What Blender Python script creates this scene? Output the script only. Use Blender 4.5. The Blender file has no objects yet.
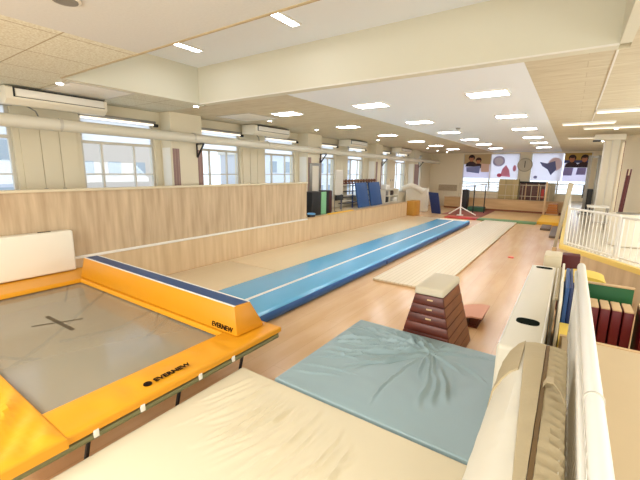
import bpy, bmesh, math, random
from mathutils import Vector, Matrix, noise, Quaternion
PI = math.pi
random.seed(4)
S = bpy.context.scene
COL = S.collection

# ------------------------------------------------------------------ camera
F, PH, YW, RO, H = 362.26, .187408, .598807, .013396, 2.3
fwd = Vector((-math.sin(YW)*math.cos(PH), math.cos(YW)*math.cos(PH), -math.sin(PH)))
r0 = Vector((math.cos(YW), math.sin(YW), 0)); u0 = r0.cross(fwd)
rt = r0*math.cos(RO) + u0*math.sin(RO); up = u0*math.cos(RO) - r0*math.sin(RO)
cd = bpy.data.cameras.new('camera'); cam = bpy.data.objects.new('camera', cd); COL.objects.link(cam)
cd.sensor_fit = 'HORIZONTAL'; cd.sensor_width = 36; cd.lens = F/640*36; cd.clip_start = .05; cd.clip_end = 300
m = Matrix((rt, up, -fwd)).transposed().to_4x4(); m.translation = Vector((0, 0, H)); cam.matrix_world = m
S.camera = cam

# ------------------------------------------------------------------ world, light, exposure
S.view_settings.view_transform = 'Standard'; S.view_settings.look = 'None'
S.view_settings.gamma = 1; S.view_settings.use_curve_mapping = False
S.view_settings.exposure = 0.30
W = bpy.data.worlds.new('world'); S.world = W; W.use_nodes = True
bgn = W.node_tree.nodes['Background']; bgn.inputs[0].default_value = (.80, .89, 1.0, 1); bgn.inputs[1].default_value = 1.7
EMIT_PANEL = 22.0
def area(name, loc, sx, sy, power, rot, col=(.93, .97, 1)):
    l = bpy.data.lights.new(name, 'AREA'); l.shape = 'RECTANGLE'; l.size = sx; l.size_y = sy; l.energy = power; l.color = col
    o = bpy.data.objects.new(name, l); COL.objects.link(o); o.location = loc; o.rotation_euler = rot; return o
# unseen fill lights added overhead and along the back and right walls
area('overhead_fill_light', (-3.0, -1.6, 3.6), 3.5, 1.6, 200, (0, 0, 0))
area('overhead_fill_light', (1.9, 2.2, 3.6), 1.6, 4.0, 30, (0, 0, 0))
area('rear_fill_light', (-2.0, -4.4, 2.0), 9.0, 2.4, 380, (PI/2+.35, 0, 0), (.88, .95, 1))  # added fill at the windowless back wall, tilted up to brighten the ceiling
area('side_fill_light', (3.5, 12.0, 2.3), 16.0, 2.0, 420, (PI/2+.3, 0, PI/2), (.9, .96, 1))  # added fill along the windowless right wall, also tilted upwards
area('side_fill_light', (3.5, 0.0, 2.3), 7.0, 2.0, 70, (PI/2+.3, 0, PI/2), (.9, .96, 1))

# ------------------------------------------------------------------ materials
def srgb(r, g, b):
    f = lambda c: (c/255/12.92 if c/255 <= .04045 else ((c/255+.055)/1.055)**2.4)
    return (f(r), f(g), f(b), 1)
MC = {}
def mat(name, col, rough=.6, metal=0, emit=None, spec=.5, var=0, vscale=(3, 3, 3), bump=0, bscale=60, col2=None, trans=0):
    if name in MC: return MC[name]
    mt = bpy.data.materials.new(name); mt.use_nodes = True; nt = mt.node_tree; b = nt.nodes['Principled BSDF']
    c = srgb(*col); b.inputs['Base Color'].default_value = c; b.inputs['Roughness'].default_value = rough
    b.inputs['Metallic'].default_value = metal; b.inputs['Specular IOR Level'].default_value = spec
    tc = nt.nodes.new('ShaderNodeTexCoord')
    if var or col2:
        mp = nt.nodes.new('ShaderNodeMapping'); mp.inputs['Scale'].default_value = vscale
        nz = nt.nodes.new('ShaderNodeTexNoise'); nz.inputs['Scale'].default_value = 1; nz.inputs['Detail'].default_value = 4
        rp = nt.nodes.new('ShaderNodeValToRGB'); rp.color_ramp.elements[0].position = .3; rp.color_ramp.elements[1].position = .7
        d = srgb(*col2) if col2 else tuple(x*(1-var) for x in c[:3])+(1,)
        rp.color_ramp.elements[0].color = d; rp.color_ramp.elements[1].color = c
        nt.links.new(tc.outputs['Object'], mp.inputs[0]); nt.links.new(mp.outputs[0], nz.inputs['Vector'])
        nt.links.new(nz.outputs['Fac'], rp.inputs[0]); nt.links.new(rp.outputs[0], b.inputs['Base Color'])
    if bump:
        n2 = nt.nodes.new('ShaderNodeTexNoise'); n2.inputs['Scale'].default_value = bscale; n2.inputs['Detail'].default_value = 3
        bp = nt.nodes.new('ShaderNodeBump'); bp.inputs['Strength'].default_value = bump; bp.inputs['Distance'].default_value = .01
        nt.links.new(tc.outputs['Object'], n2.inputs['Vector']); nt.links.new(n2.outputs['Fac'], bp.inputs['Height'])
        nt.links.new(bp.outputs[0], b.inputs['Normal'])
    if trans:
        tl = nt.nodes.new('ShaderNodeBsdfTranslucent'); tl.inputs[0].default_value = c; mx = nt.nodes.new('ShaderNodeMixShader'); mx.inputs[0].default_value = trans
        nt.links.new(b.outputs[0], mx.inputs[1]); nt.links.new(tl.outputs[0], mx.inputs[2]); nt.links.new(mx.outputs[0], nt.nodes['Material Output'].inputs[0])
    if emit:
        b.inputs['Emission Color'].default_value = c; b.inputs['Emission Strength'].default_value = emit
    MC[name] = mt; return mt

def brick_mat(name, c1, c2, cm, w, h, mortar=.004, rough=.5, rot=(0, 0, 0), offset=.5, spec=.5, streak=None):
    """planks / tiles: brick texture on object coordinates, optional grain"""
    mt = bpy.data.materials.new(name); mt.use_nodes = True; nt = mt.node_tree; b = nt.nodes['Principled BSDF']
    b.inputs['Roughness'].default_value = rough; b.inputs['Specular IOR Level'].default_value = spec
    tc = nt.nodes.new('ShaderNodeTexCoord'); mp = nt.nodes.new('ShaderNodeMapping'); mp.inputs['Rotation'].default_value = rot
    bk = nt.nodes.new('ShaderNodeTexBrick'); bk.offset = offset; bk.inputs['Scale'].default_value = 1
    bk.inputs['Color1'].default_value = srgb(*c1); bk.inputs['Color2'].default_value = srgb(*c2); bk.inputs['Mortar'].default_value = srgb(*cm)
    bk.inputs['Mortar Size'].default_value = mortar; bk.inputs['Brick Width'].default_value = w; bk.inputs['Row Height'].default_value = h
    bk.inputs['Mortar Smooth'].default_value = .3
    nt.links.new(tc.outputs['Object'], mp.inputs[0]); nt.links.new(mp.outputs[0], bk.inputs['Vector'])
    out = bk.outputs['Color']
    if streak:
        m2 = nt.nodes.new('ShaderNodeMapping'); m2.inputs['Scale'].default_value = streak[0]
        nz = nt.nodes.new('ShaderNodeTexNoise'); nz.inputs['Scale'].default_value = 1; nz.inputs['Detail'].default_value = 5
        rp = nt.nodes.new('ShaderNodeValToRGB'); rp.color_ramp.elements[0].position = .35; rp.color_ramp.elements[1].position = .65
        rp.color_ramp.elements[0].color = srgb(*streak[1]); rp.color_ramp.elements[1].color = (1, 1, 1, 1)
        mx = nt.nodes.new('ShaderNodeMix'); mx.data_type = 'RGBA'; mx.blend_type = 'MULTIPLY'; mx.inputs[0].default_value = 1
        nt.links.new(mp.outputs[0], m2.inputs[0]); nt.links.new(m2.outputs[0], nz.inputs['Vector']); nt.links.new(nz.outputs['Fac'], rp.inputs[0])
        nt.links.new(out, mx.inputs[6]); nt.links.new(rp.outputs[0], mx.inputs[7]); out = mx.outputs[2]
    nt.links.new(out, b.inputs['Base Color'])
    MC[name] = mt; return mt

M_floor = brick_mat('warm_wood_floor', (232, 194, 148), (230, 191, 144), (214, 173, 127), 3.0, .30, .003, .22, (0, 0, PI/2), streak=((.8, 5, 3), (246, 238, 230)))
M_wood = mat('wood_laminate_dark', (212, 188, 152), .45, col2=(180, 152, 118), vscale=(9, 9, .9))
M_wood2 = mat('wood_laminate_pale', (228, 202, 162), .42, col2=(208, 178, 136), vscale=(7, 7, .7))
M_endwood = mat('wood_front_warm', (224, 186, 132), .45, col2=(205, 164, 110), vscale=(.8, .8, 6))
M_wall = mat('cream_wall_paint', (228, 217, 190), .75, bump=.05)
M_wallw = mat('warm_cream_wall', (238, 225, 196), .75, bump=.05)
M_ceil = mat('plaster_ceiling', (242, 247, 252), .85, bump=.15, bscale=90)
M_soffit = mat('plaster_soffit', (214, 215, 212), .85, var=.05, vscale=(40, 40, 40), bump=.25, bscale=120)
M_beam = mat('painted_beam', (222, 218, 198), .8)
M_tile = brick_mat('acoustic_tile', (232, 232, 216), (229, 228, 211), (184, 172, 142), .91, .91, .010, .85, (0, 0, 0), offset=0, streak=((45, 45, 45), (228, 222, 210)))
M_tile2 = brick_mat('acoustic_tile_fine', (222, 212, 186), (218, 207, 181), (204, 190, 160), 40, .30, .006, .85, (0, 0, 0), streak=((3, 25, 4), (240, 236, 228)))
M_white = mat('white_paint', (240, 236, 226), .45)
M_offw = mat('off_white_vinyl', (236, 228, 208), .42, bump=.08, bscale=14)
M_offw2 = mat('grey_white_vinyl', (224, 216, 196), .45, bump=.1, bscale=18)
M_cream = mat('cream_canvas', (218, 204, 172), .62, bump=.06, bscale=200)
M_orange = mat('orange_vinyl', (226, 154, 24), .38, bump=.12, bscale=9)
M_orange2 = mat('orange_vinyl_deep', (214, 142, 4), .4, bump=.1, bscale=9)
M_navy = mat('navy_vinyl', (28, 52, 104), .4)
M_teal = mat('petrol_blue_vinyl', (24, 66, 118), .4)
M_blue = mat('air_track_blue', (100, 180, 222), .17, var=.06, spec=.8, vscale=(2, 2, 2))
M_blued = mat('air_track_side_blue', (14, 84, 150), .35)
M_sheet = mat('pale_wood_sheet', (232, 210, 170), .28, var=.05, vscale=(20, .8, 1))
M_rod = brick_mat('pale_plank_track', (232, 218, 190), (229, 213, 183), (214, 197, 164), 30, .092, .010, .5, (0, 0, PI/2))
M_bmat = mat('grey_blue_vinyl', (146, 166, 168), .42, bump=.12, bscale=6)
M_beige = mat('beige_canvas', (190, 172, 136), .7, bump=.3, bscale=40, var=.08, vscale=(5, 2, 5))
M_brownzip = mat('brown_zip_tape', (112, 86, 48), .6)
M_dark = mat('black_plastic', (26, 24, 24), .5)
M_slot = mat('dark_handle_slot', (14, 22, 16), .95, spec=.05)
M_grey = mat('grey_metal', (150, 146, 138), .4, .6)
M_green_tube = mat('grey_green_tube', (124, 122, 84), .4, .3)
M_vaultw = mat('stained_vault_wood', (112, 50, 30), .35, col2=(78, 30, 20), vscale=(3, 3, 22))
M_vaulte = mat('stained_vault_end', (150, 84, 42), .35, col2=(118, 60, 32), vscale=(3, 3, 22))
M_vtop = mat('vault_canvas_top', (214, 202, 176), .75, bump=.3, bscale=50)
M_red = mat('wine_red_vinyl', (104, 8, 20), .4)
M_red2 = mat('dark_wine_red', (84, 10, 14), .5)
M_tan = mat('tan_edge', (214, 180, 134), .55)
M_green = mat('green_vinyl', (24, 98, 44), .5)
M_lgreen = mat('pale_green_panel', (132, 190, 142), .5)
M_yellow = mat('yellow_vinyl', (244, 212, 96), .45)
M_trimy = mat('pale_yellow_trim', (246, 214, 116), .45)
M_yel2 = mat('yellow_mat', (240, 188, 50), .5)
M_pipe = mat('cream_pipe', (222, 216, 198), .35)
M_frame = mat('window_alu', (206, 200, 186), .4, .2)
M_blind = mat('white_blind', (250, 248, 242), .6)
M_brick = brick_mat('mauve_tile', (150, 120, 112), (142, 112, 104), (176, 150, 138), .12, .08, .006, .5)
M_lamp = mat('lit_diffuser', (246, 248, 255), .5, emit=EMIT_PANEL)
M_lamp2 = mat('lit_tube', (255, 244, 226), .5, emit=.9)
M_pink = mat('salmon_felt', (222, 160, 130), .7)
M_plat = mat('platform_vinyl', (214, 190, 152), .32, var=.04)
M_plat2 = mat('pale_platform_floor', (232, 220, 200), .18)
M_txt = mat('black_print', (30, 18, 12), .8, spec=.1)
M_bedmark = mat('bed_mark_brown', (82, 70, 50), .5)

# woven trampoline bed: half see-through mesh with a sheen
def bed_mat():
    mt = bpy.data.materials.new('woven_bed'); mt.use_nodes = True; nt = mt.node_tree; b = nt.nodes['Principled BSDF']
    b.inputs['Base Color'].default_value = srgb(172, 164, 142); b.inputs['Roughness'].default_value = .14; b.inputs['Specular IOR Level'].default_value = .8
    tr = nt.nodes.new('ShaderNodeBsdfTransparent'); mx = nt.nodes.new('ShaderNodeMixShader'); mx.inputs[0].default_value = .58
    nt.links.new(tr.outputs[0], mx.inputs[1]); nt.links.new(b.outputs[0], mx.inputs[2])
    nt.links.new(mx.outputs[0], nt.nodes['Material Output'].inputs[0]); return mt
M_bed = bed_mat()
def glass_mat():
    mt = bpy.data.materials.new('window_glass'); mt.use_nodes = True; nt = mt.node_tree
    g = nt.nodes.new('ShaderNodeBsdfGlossy'); g.inputs['Roughness'].default_value = .02
    tr = nt.nodes.new('ShaderNodeBsdfTransparent'); tr.inputs[0].default_value = (.97, .99, 1, 1)
    mx = nt.nodes.new('ShaderNodeMixShader'); mx.inputs[0].default_value = .05
    nt.links.new(tr.outputs[0], mx.inputs[1]); nt.links.new(g.outputs[0], mx.inputs[2])
    nt.links.new(mx.outputs[0], nt.nodes['Material Output'].inputs[0]); return mt
M_glass = glass_mat()
def frost_mat():
    mt = bpy.data.materials.new('frosted_glass'); mt.use_nodes = True; nt = mt.node_tree
    a = nt.nodes.new('ShaderNodeBsdfTranslucent'); a.inputs[0].default_value = (.95, .97, 1, 1); c = nt.nodes.new('ShaderNodeBsdfTransparent')
    mx = nt.nodes.new('ShaderNodeMixShader'); mx.inputs[0].default_value = .3
    nt.links.new(a.outputs[0], mx.inputs[1]); nt.links.new(c.outputs[0], mx.inputs[2]); nt.links.new(mx.outputs[0], nt.nodes['Material Output'].inputs[0]); return mt
M_frost = frost_mat()

# ------------------------------------------------------------------ mesh helpers (world coordinates)
def BM(): return bmesh.new()
def box(bm, x0, x1, y0, y1, z0, z1, bev=0, seg=2):
    r = bmesh.ops.create_cube(bm, size=1)
    vs = r['verts']
    bmesh.ops.scale(bm, vec=(x1-x0, y1-y0, z1-z0), verts=vs)
    bmesh.ops.translate(bm, vec=((x0+x1)/2, (y0+y1)/2, (z0+z1)/2), verts=vs)
    if bev:
        es = list({e for v in vs for e in v.link_edges})
        bmesh.ops.bevel(bm, geom=es, offset=bev, segments=seg, profile=.5, affect='EDGES')
    return bm
def hexa(bm, bot, top, bev=0, seg=2):
    """solid from 4 bottom + 4 top points (same order)"""
    v = [bm.verts.new(p) for p in list(bot)+list(top)]
    fs = [bm.faces.new([v[i] for i in q]) for q in ((3, 2, 1, 0), (4, 5, 6, 7), (0, 1, 5, 4), (1, 2, 6, 5), (2, 3, 7, 6), (3, 0, 4, 7))]
    if bev:
        es = list({e for f in fs for e in f.edges})
        bmesh.ops.bevel(bm, geom=es, offset=bev, segments=seg, profile=.5, affect='EDGES')
    return bm
def prism(bm, poly, axis, a, b, bev=0):
    """poly in the two other axes, extruded along axis from a to b"""
    def P(p, t): return {'x': (t, p[0], p[1]), 'y': (p[0], t, p[1]), 'z': (p[0], p[1], t)}[axis]
    n = len(poly); A = [bm.verts.new(P(p, a)) for p in poly]; B = [bm.verts.new(P(p, b)) for p in poly]
    fs = [bm.faces.new(A), bm.faces.new(B[::-1])] + [bm.faces.new((A[i], B[i], B[(i+1) % n], A[(i+1) % n])) for i in range(n)]
    if bev: bmesh.ops.bevel(bm, geom=list({e for f in fs for e in f.edges}), offset=bev, segments=2, profile=.5, affect='EDGES')
    bmesh.ops.recalc_face_normals(bm, faces=bm.faces)
    return bm
def tube(bm, pts, r, seg=10, caps=True):
    pts = [Vector(p) for p in pts]; rings = []
    ref = None
    for i, p in enumerate(pts):
        d = (pts[min(i+1, len(pts)-1)] - pts[max(i-1, 0)]).normalized()
        a = d.orthogonal().normalized() if ref is None else (ref - d*ref.dot(d)).normalized()
        ref = a; c = d.cross(a)
        rings.append([bm.verts.new(p + (a*math.cos(t) + c*math.sin(t))*r) for t in [2*PI*k/seg for k in range(seg)]])
    for A, B in zip(rings, rings[1:]):
        for k in range(seg): bm.faces.new((A[k], A[(k+1) % seg], B[(k+1) % seg], B[k]))
    if caps: bm.faces.new(rings[0][::-1]); bm.faces.new(rings[-1])
    return bm
def disc(bm, c, r, axis, t, seg=28):
    n = {'x': Vector((1, 0, 0)), 'y': Vector((0, 1, 0)), 'z': Vector((0, 0, 1))}[axis]; c = Vector(c)
    return tube(bm, [c - n*t/2, c + n*t/2], r, seg)
def capsule(bm, x0, x1, y0, y1, z0, z1, n=8):
    r = (y1-y0)/2*.8; cy = (y0+y1)/2; pts = []
    for cx_, cy_, a in ((x1-r, y1-r, 0), (x0+r, y1-r, PI/2), (x0+r, y0+r, PI), (x1-r, y0+r, 1.5*PI)):
        pts += [(cx_+r*math.cos(a+PI/2*k/n), cy_+r*math.sin(a+PI/2*k/n)) for k in range(n+1)]
    return prism(bm, pts, 'z', z0, z1)
def lathe(bm, c, prof, seg=28):
    rings = [[bm.verts.new((c[0]+r*math.cos(2*PI*k/seg), c[1]+r*math.sin(2*PI*k/seg), c[2]+z)) for k in range(seg)] for r, z in prof]
    for A, B in zip(rings, rings[1:]):
        for k in range(seg): bm.faces.new((A[k], A[(k+1) % seg], B[(k+1) % seg], B[k]))
    bm.faces.new(rings[0][::-1]); bm.faces.new(rings[-1]); return bm
def pad(bm, x0, x1, y0, y1, z0, z1, res=.05, r=.03, disp=None, step=None):
    """soft mat: height-field top with rounded rim, sides and bottom"""
    nx = max(4, int((x1-x0)/res)); ny = max(4, int((y1-y0)/res))
    def axis(a, b, n):
        L = [a, a+r*.15, a+r*.5, a+r]; L += [a+r+(b-a-2*r)*i/n for i in range(1, n)]; return L+[b-r, b-r*.5, b-r*.15, b]
    X, Y = axis(x0, x1, nx), axis(y0, y1, ny); g = []
    for x in X:
        row = []
        for y in Y:
            d = min(x-x0, x1-x, y-y0, y1-y); z = z1
            if d < r: z -= r - math.sqrt(max(0, r*r-(r-d)**2))
            e = min(1, max(0, (d-.01)/.12))
            if disp: z += disp(x, y)*e
            row.append(bm.verts.new((x, y, z)))
        g.append(row)
    for i in range(len(X)-1):
        for j in range(len(Y)-1): bm.faces.new((g[i][j], g[i+1][j], g[i+1][j+1], g[i][j+1]))
    rim = [g[i][0] for i in range(len(X))] + [g[-1][j] for j in range(1, len(Y))] + [g[i][-1] for i in range(len(X)-2, -1, -1)] + [g[0][j] for j in range(len(Y)-2, 0, -1)]
    low = [bm.verts.new((v.co.x, v.co.y, z0)) for v in rim]; n = len(rim)
    for i in range(n): bm.faces.new((rim[i], low[i], low[(i+1) % n], rim[(i+1) % n]))
    bm.faces.new(low); bmesh.ops.recalc_face_normals(bm, faces=bm.faces); return bm
def link_mesh(name, bm, m, base=(0, 0, 0), smooth=None):
    bmesh.ops.translate(bm, vec=-Vector(base), verts=bm.verts)
    me = bpy.data.meshes.new(name); bm.to_mesh(me); bm.free(); me.materials.append(m)
    if smooth is None: smooth = 30
    if smooth:
        for p in me.polygons: p.use_smooth = True
        try: me.set_sharp_from_angle(angle=math.radians(smooth))
        except Exception: pass
    o = bpy.data.objects.new(name, me); COL.objects.link(o); return o
def struct(name, bm, m, parent=None, smooth=None):
    b = parent.location if parent else (0, 0, 0)
    o = link_mesh(name, bm, m, b, smooth)
    if parent: o.parent = parent
    else: o['kind'] = 'structure'
    return o
def tag(o, label, cat, group=None):
    o['label'] = label; o['category'] = cat
    if group: o['group'] = group
    return o
def thing(name, label, cat, base, group=None):
    o = bpy.data.objects.new(name, None); COL.objects.link(o); o.location = base; o.empty_display_size = .1
    return tag(o, label, cat, group)
GB = {}
def part(name, bm, m, parent, label=None, smooth=None):
    b = GB.get(parent.name, Vector(parent.location)); o = link_mesh(name, bm, m, b, smooth); o.parent = parent
    if parent.type != 'EMPTY': o.location = (0, 0, 0)
    GB[o.name] = b
    if label: o['label'] = label
    return o
def single(name, bm, m, label, cat, group=None, smooth=None):
    xs = [v.co for v in bm.verts]
    lo = Vector([min(c[i] for c in xs) for i in range(3)]); hi = Vector([max(c[i] for c in xs) for i in range(3)])
    base = Vector(((lo.x+hi.x)/2, (lo.y+hi.y)/2, lo.z)); o = link_mesh(name, bm, m, base, smooth); o.location = base; GB[o.name] = base
    return tag(o, label, cat, group)
def dup(root, loc, label=None, group=None):
    r = root.copy(); COL.objects.link(r); r.location = loc
    if label: r['label'] = label
    if group: r['group'] = group
    for ch in list(root.children):
        c = ch.copy(); COL.objects.link(c); c.parent = r
        for g in list(ch.children):
            d = g.copy(); COL.objects.link(d); d.parent = c
    return r
def text_bm(body, size, mtx, ext=.0015, bold=.01):
    cu = bpy.data.curves.new('t', 'FONT'); cu.body = body; cu.size = size; cu.extrude = ext; cu.offset = bold*size
    cu.align_x = 'LEFT'; cu.resolution_u = 3
    o = bpy.data.objects.new('t', cu); COL.objects.link(o)
    me = bpy.data.meshes.new_from_object(o.evaluated_get(bpy.context.evaluated_depsgraph_get()))
    bm = bmesh.new(); bm.from_mesh(me); bmesh.ops.transform(bm, matrix=mtx, verts=bm.verts)
    bpy.data.objects.remove(o); bpy.data.curves.remove(cu); bpy.data.meshes.remove(me); return bm
def frame_mtx(o, x, y):
    x = Vector(x).normalized(); y = Vector(y).normalized(); z = x.cross(y)
    m = Matrix((x, y, z)).transposed().to_4x4(); m.translation = Vector(o); return m

# ================================================================== THE SETTING
XW, YE, ZC = -8.5, 26.5, 3.65
struct('floor', box(BM(), -8.7, 3.8, -4.8, 26.8, -.2, 0), M_floor)
# street wall with its windows
WIN = [(.35, 2.47), (3.60, 5.24), (6.46, 8.04), (9.15, 10.75), (12.0, 13.55), (14.62, 16.15), (17.5, 19.1), (20.1, 21.7), (23.0, 24.5)]
ZS, ZH = 1.15, 3.40
b = box(BM(), XW-.25, XW, -4.8, YE, 0, ZS); box(b, XW-.25, XW, -4.8, YE, ZH, 3.9)
edges = [-4.8] + [e for w in WIN for e in w] + [YE]
for i in range(0, len(edges), 2): box(b, XW-.25, XW, edges[i], edges[i+1], ZS, ZH)
struct('wall_left', b, M_wall)
for n, (a, c) in enumerate(WIN):
    root = bpy.data.objects.new('window_%d' % (n+1), None); COL.objects.link(root); root.location = (XW, (a+c)/2, ZS); root['kind'] = 'structure'
    w = .055; x0, x1 = XW-.14, XW-.06; b = BM()
    box(b, x0, x1, a, a+w, ZS, ZH); box(b, x0, x1, c-w, c, ZS, ZH); box(b, x0, x1, a+w, c-w, 2.82, 2.88); box(b, x0, x1, a+w, c-w, ZS, ZS+.05)
    mu = a+(c-a)*(.26 if n % 2 else .30); mu2 = a+(c-a)*.70
    box(b, x0+.01, x1-.01, mu-.022, mu+.022, ZS+.05, 2.82); box(b, x0+.01, x1-.01, mu2-.018, mu2+.018, ZS+.05, 2.82)
    box(b, x0+.02, x1-.02, a+w, c-w, 2.16, 2.19)
    struct('window_frame', b, M_frame, root)
    struct('window_glass', box(BM(), XW-.105, XW-.099, a+w, c-w, ZS+.05, 2.82), M_glass, root)
    struct('transom_glass', box(BM(), XW-.105, XW-.099, a+w, c-w, 2.88, ZH), M_frost, root)
    struct('blind_rail', box(BM(), XW-.08, XW+.03, a-.02, c+.05, 3.39, 3.42, .008), M_grey, root)
    struct('window_sill', box(BM(), XW-.05, XW+.03, a-.02, c+.02, ZS-.04, ZS), M_frame, root)
# flat panels between windows, with fine joints
for (a, c) in ((2.56, 3.52), (8.12, 9.08), (13.6, 14.55), (19.15, 20.05)):
    t = bpy.data.objects.new('trim_1', None); COL.objects.link(t); t.location = (XW, a, 1); t['kind'] = 'structure'
    w = (c-a)/3
    for k in range(3): struct('wall_panel', box(BM(), XW+.002, XW+.022, a+k*w+.006, a+(k+1)*w-.006, 1.0, 3.03), M_wall, t)
    b = BM()
    for k in (1, 2): box(b, XW+.022, XW+.034, a+k*w-.035, a+k*w+.035, 1.80, 1.9, .004)
    struct('panel_latch', b, M_grey, t)
# columns on the street side
for k, (a, c) in enumerate(((5.40, 6.30), (10.95, 11.85), (16.6, 17.35), (22.0, 22.8))):
    t = bpy.data.objects.new('trim_2', None); COL.objects.link(t); t.location = (XW, a, 0); t['kind'] = 'structure'
    struct('column_shaft', box(BM(), XW+.002, -8.06, a, c, .73, ZC), M_wall, t)
    b = box(BM(), -8.06, -8.05, a+.02, a+.20, .75, 2.80); box(b, -8.06, -8.05, c-.16, c-.02, .75, 2.80)
    if k == 3: box(b, -8.055, -8.045, a+.02, c-.02, .1, 2.80)
    struct('column_tiling', b, M_brick, t)
    struct('side_daylight', box(BM(), -8.44, -8.12, a-.008, a, .75, 2.82), M_white, t)  # white sheet stands in for window light on the column's near side
# floor level platform behind the low partition, and the partitions
struct('wall_partition_low', box(BM(), -7.24, -7.16, -4.0, 18.75, 0, .73), M_wood2)
struct('floor_left_platform', box(BM(), -8.5, -7.24, -4.0, 18.75, .0, .73), M_plat)
t = bpy.data.objects.new('wall_partition_tall', None); COL.objects.link(t); t.location = (-7.2, -4, .73); t['kind'] = 'structure'
struct('partition_board', box(BM(), -7.27, -7.17, -4.0, 9.69, .732, 1.90), M_wood, t)
struct('partition_cap', box(BM(), -7.31, -7.13, -4.0, 9.72, 1.90, 1.945, .008), M_cream, t)
struct('baseboard_left', box(BM(), -7.175, -7.135, -4.0, 9.72, .70, .745, .004), M_white)
struct('trim_3', box(BM(), -7.26, -7.13, 9.73, 18.75, .731, .75, .004), M_tan)
# far wall and its platform
b = BM(); WB = [(-6.27, -2.84), (-2.23, .85)]; z0, z1 = 1.09, 3.58
box(b, XW, 3.8, YE, YE+.25, 0, z0); box(b, XW, 3.8, YE, YE+.25, z1, 3.9)
for a, c in ((XW, WB[0][0]), (WB[0][1], WB[1][0]), (WB[1][1], 3.8)): box(b, a, c, YE, YE+.25, z0, z1)
struct('wall_far', b, M_wallw)
for n, (a, c) in enumerate(WB):
    root = bpy.data.objects.new('window_%d' % (10+n), None); COL.objects.link(root); root.location = ((a+c)/2, YE, z0); root['kind'] = 'structure'
    b = BM(); w = .06
    box(b, a, a+w, YE+.04, YE+.12, z0, z1); box(b, c-w, c, YE+.04, YE+.12, z0, z1); box(b, a+w, c-w, YE+.04, YE+.12, z1-w, z1); box(b, a+w, c-w, YE+.04, YE+.12, z0, z0+w)
    mm = (a+c)/2; box(b, mm-.04, mm+.04, YE+.05, YE+.11, z0+w, z1-w); box(b, a+w, c-w, YE+.05, YE+.11, 1.68, 1.74); box(b, a+w, c-w, YE+.05, YE+.11, 1.40, 1.43)
    struct('window_frame', b, M_frame, root)
    struct('window_glass', box(BM(), a+w, c-w, YE+.078, YE+.084, z0+w, z1-w), M_glass, root)
struct('floor_far_platform', box(BM(), -7.0, -.12, 25.2, YE, 0, .70), M_endwood)
struct('trim_4', box(BM(), -7.0, -.12, 25.15, 25.3, .70, .74), M_tan)
struct('baseboard_far', box(BM(), -7.0, -.12, 25.17, 25.2, 0, .10), M_vaulte)
# right hand platforms (the far one has a slanting front, the near one is where the viewer stands)
poly = [(-.01, 26.5), (-.01, 9.49), (1.11, 7.78), (3.6, 4.13), (3.6, 26.5)]
struct('floor_right_platform', prism(BM(), poly, 'z', 0, .73), M_plat2)
def strip(bm, pts, w, z0, z1):
    for p, q in zip(pts, pts[1:]):
        p = Vector((*p, 0)); q = Vector((*q, 0)); d = (q-p).normalized(); nrm = Vector((-d.y, d.x, 0))*w/2
        c = [p-nrm, q-nrm, q+nrm, p+nrm]; hexa(bm, [(v.x, v.y, z0) for v in c], [(v.x, v.y, z1) for v in c])
    return bm
E1 = [(-.01, 22.0), (-.01, 9.49), (1.11, 7.78), (2.55, 5.67)]
struct('trim_5', strip(BM(), [(-.02, 22.0), (-.02, 9.47), (1.10, 7.76), (2.54, 5.65)], .09, .70, .79), M_trimy)
struct('wall_platform_front', strip(BM(), [(-.03, 25), (-.03, 9.46), (1.09, 7.74), (2.53, 5.63)], .02, .0, .70), M_wood2)
struct('floor_near_platform', box(BM(), .1, 3.6, -4.5, 4.13, 0, .73), M_plat)
struct('trim_6', box(BM(), .08, 3.6, 4.11, 4.16, .60, .735), M_tan)
# other walls
struct('wall_back', box(BM(), -8.7, 3.8, -4.8, -4.55, 0, 4.6), M_wall)
struct('wall_right', box(BM(), 3.6, 3.8, -4.8, 26.7, 0, 4.6), M_wall)
struct('wall_right_slanted', prism(BM(), [(1.15, 17.5), (3.6, 11.5), (3.6, 17.5)], 'z', .731, ZC), M_wallw)
# ceilings
struct('ceiling', box(BM(), -4.42, -.65, 5.35, YE, ZC, 3.9), M_ceil)
b = box(BM(), XW, -4.42, 5.35, YE, ZC, 3.9); box(b, -.65, 3.7, 5.35, YE, ZC, 3.9); box(b, .35, 3.7, 2.62, 5.35, ZC, 3.9)
struct('ceiling.001', b, M_tile2)
struct('ceiling.002', box(BM(), XW, -6.72, 2.62, 5.35, ZC, 3.9), M_tile)
struct('ceiling.003', box(BM(), XW, -4.42, -4.8, 2.62, ZC, 3.9), M_tile)
struct('ceiling.004', box(BM(), -4.42, 3.7, -4.8, 2.62, ZC, 3.9), M_soffit)
struct('ceiling.005', box(BM(), -6.9, .5, 2.4, 5.4, 4.36, 4.5), M_ceil)
struct('ceiling_beam', box(BM(), -6.62, .25, 5.15, 5.35, ZC, 4.36), M_beam)
b = box(BM(), -6.72, -6.62, 2.62, 5.15, ZC, 4.36); box(b, .25, .35, 2.62, 5.15, ZC, 4.36); box(b, -6.62, .25, 2.52, 2.62, 3.9, 4.36)
struct('ceiling_recess_side', b, M_beam)
struct('trim_7', box(BM(), -6.62, .25, 5.142, 5.16, ZC-.008, ZC+.01), M_white)
struct('trim_8', box(BM(), .24, .262, 5.36, 12.0, ZC-.01, ZC+.005), M_white)
struct('trim_9', box(BM(), -6.62, -1.0, 2.60, 2.63, ZC-.008, ZC+.01), M_beige)

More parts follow.
